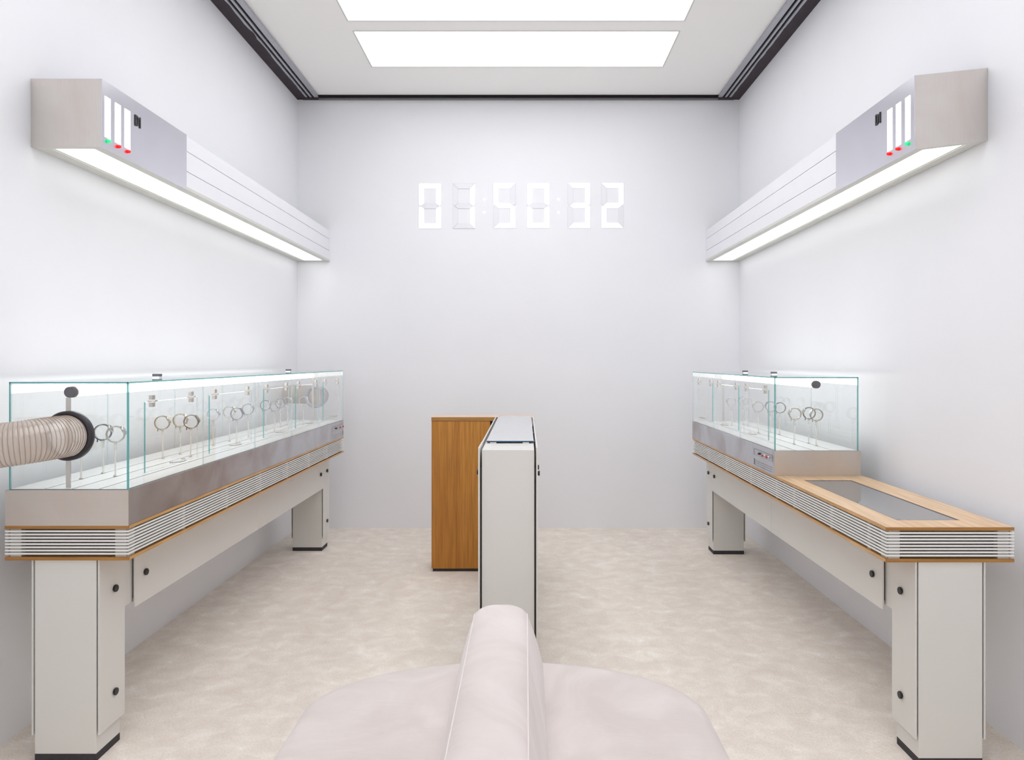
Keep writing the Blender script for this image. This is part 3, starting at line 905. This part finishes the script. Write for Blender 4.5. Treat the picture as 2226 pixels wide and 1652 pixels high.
# ------------------------------------------------------------------ ribbed hoses
def bez(p0, p1, p2, p3, n):
    out = []
    for i in range(n + 1):
        t = i / n
        out.append(p0 * (1 - t) ** 3 + p1 * 3 * t * (1 - t) ** 2 + p2 * 3 * t * t * (1 - t) + p3 * t ** 3)
    return out
def hose(label, p0, p1, p2, p3, R, turns, wire_r):
    path = bez(Vector(p0), Vector(p1), Vector(p2), Vector(p3), 240)
    n = len(path)
    # arc lengths
    cum = [0]
    for i in range(1, n):
        cum.append(cum[-1] + (path[i] - path[i - 1]).length)
    Lt = cum[-1]
    def at(sv):
        sv = max(0, min(Lt, sv))
        for i in range(1, n):
            if cum[i] >= sv:
                f = (sv - cum[i - 1]) / max(1e-9, cum[i] - cum[i - 1])
                return path[i - 1].lerp(path[i], f), (path[i] - path[i - 1]).normalized()
        return path[-1], (path[-1] - path[-2]).normalized()
    up = Vector((0, 0, 1))
    m_ = MB(); rows = []
    ns = turns * 8
    for i in range(ns + 1):
        c, tg = at(Lt * i / ns)
        sd = tg.cross(up).normalized(); u2 = sd.cross(tg).normalized()
        r = R * (1 + 0.007 * math.cos(2 * math.pi * i / 8.0))
        rows.append([c + (sd * math.cos(2 * math.pi * k / 40) + u2 * math.sin(2 * math.pi * k / 40)) * r for k in range(40)])
    m_.rings(rows, 0, False, False)
    h = m_.build('hose', 'hose')
    tag(h, label, 'hose')
    pts = []
    per = 36
    for i in range(turns * per + 1):
        c, tg = at(Lt * i / (turns * per))
        sd = tg.cross(up).normalized(); u2 = sd.cross(tg).normalized()
        a = 2 * math.pi * i / per
        pts.append(c + (sd * math.cos(a) + u2 * math.sin(a)) * R * 1.006)
    MB().tube(pts, wire_r, 5).build('coil_wire', 'wire', h)
    return h
hose('clear ribbed hose curving from the near end of the left showcase to the left edge',
     (-1.703, 2.555, 1.2205), (-1.700, 2.40, 1.225), (-1.80, 2.345, 1.200), (-2.04, 2.37, 1.195), 0.0765, 44, 0.0009)
hose('clear ribbed hose behind the far end of the left showcase, seen through glass',
     (-1.703, 5.61, 1.209), (-1.703, 5.80, 1.21), (-1.76, 5.86, 1.21), (-2.04, 5.86, 1.215), 0.0765, 52, 0.0009)

# ------------------------------------------------------------------ watches on stands
def strap_mats(name, rgb, dial, case_rgb=(190, 188, 184)):
    return (plain(name + '_strap', rgb, 0.55, noise=0.12, scale=60, bump=0.1, bscale=300),
            plain(name + '_dial', dial, 0.2, noise=0.04),
            plain(name + '_case', case_rgb, 0.25, metal=0.9, noise=0.03))
ZBED = ZP + 0.0022
STH = 0.175          # ring centre height above the bed
RR = 0.0335          # strap loop radius
# prototype stand (origin at foot)
def make_stand():
    t = thing('watch_stand', 'stand', 'watch stand', (0, 0, 0), 'clear stands in the showcases')
    MB().lathe([(0.0075, 0), (0.0075, 0.004), (0.005, 0.006)], (0, 0, 0), (0, 0, 1), 16).build('foot', 'nickel', t)
    MB().cyl((0, 0, 0.006), (0, 0, 1), 0.0036, 0.106, 12).build('rod', 'clear', t)
    MB().lathe([(0.0045, 0), (0.0055, 0.003), (0.0055, 0.018), (0.0045, 0.021)], (0, 0, 0.112), (0, 0, 1), 14).build('collar', 'clear', t)
    m_ = MB()
    pts = []
    for k in range(29):
        a = math.radians(-90 + 20 + (360 - 60) * k / 28)
        pts.append((a, RR - 0.0045))
    n0 = len(m_.v)
    for (a, r) in pts:
        for (rr, yy_) in ((r, -0.005), (r, 0.005), (r + 0.0025, 0.005), (r + 0.0025, -0.005)):
            m_.v.append((math.cos(a) * rr, yy_, STH + math.sin(a) * rr))
    for k in range(28):
        for q in range(4):
            q2 = (q + 1) % 4
            m_.f.append((n0 + k * 4 + q, n0 + k * 4 + q2, n0 + (k + 1) * 4 + q2, n0 + (k + 1) * 4 + q)); m_.m.append(0); m_.sm.append(False)
    m_.box(-0.005, 0.005, -0.004, 0.004, 0.131, STH - RR + 0.005)
    m_.build('ring_cradle', 'clear', t)
    return t

def band(m_, a0, a1, r0, r1, hw, steps, z0, taper=False, mi=0, gap=False):
    n0 = len(m_.v)
    for k in range(steps + 1):
        a = math.radians(a0 + (a1 - a0) * k / steps)
        f = k / steps
        hw_ = hw * (1 - 0.25 * abs(2 * f - 1)) if taper else hw
        for (rr, yy_) in ((r0, -hw_), (r0, hw_), (r1, hw_), (r1, -hw_)):
            m_.v.append((math.cos(a) * rr, yy_, z0 + math.sin(a) * rr))
    for k in range(steps):
        for q in range(4):
            q2 = (q + 1) % 4
            m_.f.append((n0 + k * 4 + q, n0 + k * 4 + q2, n0 + (k + 1) * 4 + q2, n0 + (k + 1) * 4 + q)); m_.m.append(mi); m_.sm.append(q % 2 == 0)
    m_.f.append((n0, n0 + 1, n0 + 2, n0 + 3)); m_.m.append(mi); m_.sm.append(False)
    e = n0 + steps * 4
    m_.f.append((e, e + 3, e + 2, e + 1)); m_.m.append(mi); m_.sm.append(False)

def make_watch(kind, mats, ang, shape):
    # kind: 'leather', 'metal', 'rubber'; ang: angle of the case in degrees in the ring plane
    strap, dial, cs = mats
    t = thing('wristwatch', 'watch', 'watch', (0, 0, 0), 'wristwatches in the showcases')
    z0 = STH
    a = math.radians(ang)
    rad = Vector((math.cos(a), 0, math.sin(a)))
    tan = Vector((-math.sin(a), 0, math.cos(a)))
    if kind == 'metal':
        m_ = MB(); n_ = 26
        for k in range(n_):
            aa = ang + 30 + (300) * k / n_
            band(m_, aa, aa + 300 / n_ * 0.86, RR - 0.0012, RR + 0.0016, 0.0085, 1, z0)
        m_.build('bracelet', strap, t)
    else:
        for (x0, x1) in ((ang + 28, 268 if True else 0), (272, ang + 360 - 28)):
            m_ = MB(); band(m_, x0, x1, RR - 0.0012, RR + 0.0012, 0.0085 if kind == 'leather' else 0.0075, 18, z0)
            m_.build('strap', strap, t)
        # buckle and loose end below the stand
        m_ = MB(); band(m_, 255, 262, RR + 0.0012, RR + 0.003, 0.011, 2, z0); m_.build('buckle', cs, t)
        c = Vector((math.cos(math.radians(235)) * (RR + 0.003), 0, z0 + math.sin(math.radians(235)) * (RR + 0.003)))
        m_ = MB(); m_.hexa([tuple(c + Vector(v)) for v in ((-0.001, -0.006, -0.011), (0.001, -0.006, -0.011), (0.001, 0.006, -0.011), (-0.001, 0.006, -0.011), (0.0, -0.006, 0.002), (0.002, -0.006, 0.002), (0.002, 0.006, 0.002), (0.0, 0.006, 0.002))])
        m_.build('strap_tip', strap, t)
    cc = Vector((0, 0, z0)) + rad * (RR - 0.002)
    n = 28 if shape == 'round' else 4
    if shape == 'round':
        MB().lathe([(0.0145, -0.003), (0.017, 0.0), (0.0172, 0.004), (0.0155, 0.0065)], cc, rad, 28).build('watch_case', cs, t)
        MB().lathe([(0.0138, 0), (0.0138, 0.0006)], cc + rad * 0.0065, rad, 28).build('dial', dial, t)
    else:
        for (nm, hw, hl, h0, h1, mt) in (('watch_case', 0.0125, 0.0165, -0.002, 0.0062, cs), ('dial', 0.0100, 0.0135, 0.0062, 0.0068, dial)):
            y_ = Vector((0, 1, 0))
            p = [cc + rad * h + tan * (tt * hl) + y_ * (q * hw) for h in (h0, h1) for (tt, q) in ((-1, -1), (1, -1), (1, 1), (-1, 1))]
            o = MB().hexa(p).build(nm, mt, t, 0.0015 if nm == 'watch_case' else 0)
    m_ = MB()
    for tt in (-1, 1):
        for q in (-1, 1):
            p = cc + tan * (tt * 0.0185) + Vector((0, q * 0.007, 0))
            m_.cyl(p - rad * 0.002, rad, 0.002, 0.005, 8)
    m_.build('lugs', cs, t)
    MB().cyl(cc + rad * 0.002 + Vector((0, -0.0168 if shape == 'round' else -0.0123, 0)), (0, -1, 0), 0.0028, 0.004, 10).build('crown', cs, t)
    return t

stand0 = make_stand()
KINDS_ = {
    'navy':  ('leather', strap_mats('navy', (72, 76, 92), (60, 66, 84)), 'round'),
    'steel': ('metal', strap_mats('steel', (176, 174, 168), (84, 92, 128)), 'round'),
    'tan':   ('leather', strap_mats('tan', (150, 132, 112), (214, 208, 192)), 'round'),
    'cream': ('leather', strap_mats('cream', (178, 166, 140), (196, 180, 176)), 'round'),
    'brown': ('leather', strap_mats('brown', (86, 74, 66), (96, 92, 88), (120, 116, 110)), 'square'),
    'white': ('rubber', strap_mats('white', (206, 208, 216), (156, 176, 206)), 'round'),
    'pale':  ('metal', strap_mats('pale', (206, 204, 204), (226, 224, 220)), 'square'),
    'blue':  ('rubber', strap_mats('blue', (122, 126, 148), (120, 124, 146), (140, 142, 156)), 'square'),
    'grey':  ('leather', strap_mats('grey', (128, 130, 138), (130, 132, 140)), 'round'),
    'black': ('leather', strap_mats('black', (64, 64, 68), (60, 62, 70)), 'round'),
}
# stand foot (x, y) and watch
LW = [
    (-1.805, 2.800, 'tan', 'tan-strapped watch behind the black hose flange'),
    (-1.800, 2.940, 'navy', 'navy-strapped watch just right of the black hose flange'),
    (-1.702, 2.860, 'steel', 'steel bracelet watch with blue dial nearest the left showcase corner'),
    (-1.782, 3.389, 'tan', 'tan-strapped watch, left of three behind the nearest left door'),
    (-1.767, 3.530, 'cream', 'cream-strapped watch, middle of three behind the nearest left door'),
    (-1.675, 3.447, 'brown', 'dark brown square watch, right of three behind the nearest left door'),
    (-1.765, 3.897, 'white', 'white watch with blue dial, first behind the second left door'),
    (-1.760, 4.100, 'pale', 'thin pale bracelet watch, second behind the second left door'),
    (-1.660, 3.960, 'blue', 'thick slate blue watch in the middle of the left showcase'),
    (-1.735, 4.320, 'grey', 'grey-strapped watch, last behind the second left door'),
    (-1.775, 4.717, 'navy', 'navy-strapped watch, first behind the third left door'),
    (-1.684, 4.626, 'grey', 'grey-strapped watch, middle of three behind the third left door'),
    (-1.760, 4.950, 'blue', 'slate blue watch, last behind the third left door'),
    (-1.765, 5.120, 'white', 'white watch, left of two at the fourth left door'),
    (-1.675, 5.196, 'white', 'white watch beside the grey far flange in the left showcase'),
]
RW = [
    (1.525, 5.110, 'white', 'white watch farthest back in the right showcase'),
    (1.636, 5.200, 'pale', 'pale bracelet watch, second from the far end of the right showcase'),
    (1.634, 5.085, 'white', 'white watch beside the pale bracelet one, right showcase'),
    (1.540, 4.567, 'grey', 'grey-strapped watch left of the green glass corner, right showcase'),
    (1.624, 4.584, 'blue', 'slate blue watch right behind the corner edge of the right showcase'),
    (1.645, 4.473, 'black', 'black-strapped watch just right of the corner edge of the right showcase'),
    (1.540, 3.961, 'cream', 'cream-strapped watch, left of the three nearest in the right showcase'),
    (1.644, 4.012, 'black', 'black-strapped watch, middle of the three nearest in the right showcase'),
    (1.636, 3.888, 'tan', 'tan-strapped watch, right of the three nearest in the right showcase'),
]
cache = {}
first_stand = True
rnd = random.Random(21)
for lst, sd in ((LW, 'left'), (RW, 'right')):
    for (x, y, kd, lab) in lst:
        if first_stand:
            st = stand0; first_stand = False
        else:
            st = copy_thing(stand0)
        # the stands lean a little
        lean = rnd.uniform(-0.02, 0.03) * (-1 if sd == 'left' else 1)
        rz = -0.5 * math.atan2(x, y) + rnd.uniform(-0.12, 0.12)
        st.location = (x, y, ZBED)
        st.rotation_euler = (0, lean, rz)
        st['label'] = 'clear stand under the ' + lab
        st['group'] = 'clear stands in the %s showcase' % sd
        key = (kd, sd)
        if key not in cache:
            k_, mt, shp = KINDS_[kd]
            ang = 28 if sd == 'left' else 155
            wt = make_watch(k_, mt, ang, shp)
            cache[key] = wt
        else:
            wt = copy_thing(cache[key])
        wt.location = (x, y, ZBED)
        wt.rotation_euler = (0, lean, rz)
        wt['label'] = lab
        wt['group'] = 'wristwatches in the %s showcase' % sd

# ------------------------------------------------------------------ centre cabinets
M['lid_glass'] = plain('white_backed_glass', (208, 209, 214), 0.05, noise=0.01, spec=0.6)
M['gap_grey'] = plain('gap_warm_grey', (112, 104, 98), 0.7, noise=0.03)
wc = thing('display_cabinet', 'narrow pale grey glass-topped cabinet standing behind the sofa back', 'cabinet', (-0.08, 4.0, 0))
CY0, CY1 = 3.125, 4.898
box('body', 'laminate', wc, -0.1990, 0.0385, CY0, CY1, 0.03, 1.0955, 0.001)
box('base', 'base', wc, -0.19, 0.03, CY0 + 0.01, CY1 - 0.01, 0.0, 0.03)
gl = MB()
for z in (1.1015, 1.1075):
    gl.quad([(-0.192, 3.376, z), (0.0385, 3.376, z), (0.0385, CY1, z), (-0.192, CY1, z)], 0)
for (a, b_) in (((-0.192, 3.376), (0.0385, 3.376)), ((0.0385, 3.376), (0.0385, CY1)), ((0.0385, CY1), (-0.192, CY1)), ((-0.192, CY1), (-0.192, 3.376))):
    gl.quad([(a[0], a[1], 1.1015), (b_[0], b_[1], 1.1015), (b_[0], b_[1], 1.1075), (a[0], a[1], 1.1075)], 1)
gl.build('glass_lid', ['lid_glass', 'blue_edge'], wc)
box('slot', 'block', wc, -0.165, 0.012, 3.30, 3.312, 1.0956, 1.0962)
for x in (-0.16, 0.0):
    box('lid_pad', 'nickel', wc, x - 0.016, x + 0.016, 3.374, 3.40, 1.0956, 1.1014)
for (x, q) in ((-0.1990, -1), (0.0385, 1)):
    for (a, b_) in ((CY0 - 0.02, 3.345), (3.355, CY1)):
        pn = box('side_board', 'laminate', wc, x + q * 0.0085, x + q * 0.0155, a, b_, 0.11, 1.104 + (0.004 if a < 3.2 else 0.0), 0.001)
        if q < 0 and a < 3.2:
            knob_bm((x + q * 0.0155, 3.17, 0.988), (q, 0, 0), 0.0125).build('knob', 'knob', pn)
        if q > 0 and a < 3.2:
            for y in (3.14, 3.315):
                knob_bm((x + q * 0.0155, y, 0.988), (q, 0, 0), 0.0125).build('knob', 'knob', pn)
    for y in (CY0 + 0.004, 3.45, 4.1, 4.7):
        for (z0, z1) in ((0.965, 1.015),):
            box('clamp', 'knob', wc, x + q * 0.001, x + q * 0.0085, y, y + 0.03, z0, z1)
    if q < 0:
        box('fixing_strip', 'gap_grey', wc, x, x + q * 0.0085, CY0 + 0.03, CY1 - 0.05, 0.2, 0.96)
    else:
        box('fixing_strip', 'gap_grey', wc, x, x + q * 0.0085, CY0 + 0.03, CY1 - 0.05, 0.2, 1.04)
        for y in (3.45, 3.85, 4.25):
            box('clamp', 'cap', wc, x + 0.001, x + 0.0085, y, y + 0.05, 1.05, 1.096)

dk = thing('oak_cabinet', 'tall warm oak cabinet standing behind and left of the pale cabinet', 'cabinet', (-0.3, 5.0, 0))
box('side_panel', 'oak_z', dk, -0.670, -0.253, 4.905, 5.112, 0.022, 1.070, 0.001)
box('base', 'base', dk, -0.662, -0.255, 4.915, 5.10, 0.0, 0.022)
box('top_cap', 'oak_x', dk, -0.671, -0.2, 4.902, 4.906, 1.0715, 1.098)
M['oak_pale'] = wood('oak_pale', (222, 190, 160), (236, 208, 182), 'x', 0.6, rough=0.3)
MB().box(-0.671, 0.055, 4.906, 5.12, 1.0715, 1.098).build('top_board', 'oak_pale', dk)
box('recess', 'dark', dk, -0.252, -0.235, 4.93, 5.10, 0.02, 1.071)
box('inner_panel', 'laminate', dk, -0.2345, 0.045, 4.92, 5.10, 0.02, 1.071)

# ------------------------------------------------------------------ sofa
so = thing('sofa', 'pale pink suede back-to-back sofa with rounded ends in the foreground', 'sofa', (-0.066, 1.5, 0))
def stadium(hw, yn, yf, a, z, n=72):
    pts = []
    for k in range(n):
        t = 2 * math.pi * k / n
        c, s_ = math.cos(t), math.sin(t)
        x = hw * c
        y = (yf - a + a * s_) if s_ >= 0 else (yn + a + a * s_)
        pts.append((-0.066 + x, y, z))
    return pts
rows = []
for (ins, z) in ((0.035, 0.045), (0.012, 0.07), (0.0, 0.12), (-0.003, 0.24), (0.0, 0.345), (0.004, 0.375), (0.014, 0.397), (0.03, 0.411), (0.055, 0.419), (0.10, 0.422), (0.2, 0.424), (0.32, 0.424)):
    rows.append(stadium(0.645 - ins, 0.50 + ins, 2.525 - ins, 0.365 - ins * 0.6, z))
MB().rings(rows).build('seat', 'suede', so)
MB().rings([stadium(0.58, 0.58, 2.45, 0.33, 0.0), stadium(0.58, 0.58, 2.45, 0.33, 0.05)]).build('plinth_base', 'base', so)
def rrect(x0, x1, y0, y1, r, z, n=10, sd=14):
    pts = []
    for (cx, cy, a0) in ((x1 - r, y1 - r, 0), (x0 + r, y1 - r, 90), (x0 + r, y0 + r, 180), (x1 - r, y0 + r, 270)):
        for k in range(n + 1):
            a = math.radians(a0 + 90 * k / n)
            pts.append((cx + r * math.cos(a), cy + r * math.sin(a), z))
    return pts
rows = []
def bsec(z):
    f = (z - 0.40) / (0.675 - 0.40)
    f = max(0, min(1, f))
    g = f ** 1.25
    return (-0.235 + 0.068 * g, 0.064 - 0.058 * g, 0.86 + 0.03 * g, 2.485 - 0.185 * g)
for z in (0.40, 0.43, 0.47, 0.52, 0.57, 0.62, 0.655, 0.672):
    x0, x1, ya, yb = bsec(z)
    rows.append(rrect(x0, x1, ya, yb, 0.05 + 0.015 * (z - 0.4) / 0.27, z))
x0, x1, ya, yb = bsec(0.675)
for (ins, z) in ((0.004, 0.680), (0.012, 0.688), (0.026, 0.696), (0.045, 0.702), (0.065, 0.7045)):
    rows.append(rrect(x0 + ins, x1 - ins, ya + ins, yb - ins, max(0.012, 0.065 - ins * 0.8), z))
br = MB().rings(rows).build('backrest', 'suede', so)
# piping seams along both top edges
for sd in (-1, 1):
    x0, x1, ya, yb = bsec(0.672)
    pts = []
    X = (x0 if sd < 0 else x1)
    for k in range(41):
        y = ya + 0.06 + (yb - ya - 0.12) * k / 40
        pts.append((X + sd * 0.0005 - sd * 0.002, y, 0.6765))
    e = []
    zlist = [0.675 - 0.02 * j for j in range(1, 13)]
    for z in zlist:
        a0, a1, b0, b1 = bsec(z)
        e.append(((a0 if sd < 0 else a1) - sd * 0.0135, b1 - 0.0135, z))
    MB().tube(pts + e, 0.0022, 6).build('piping', 'piping', br)
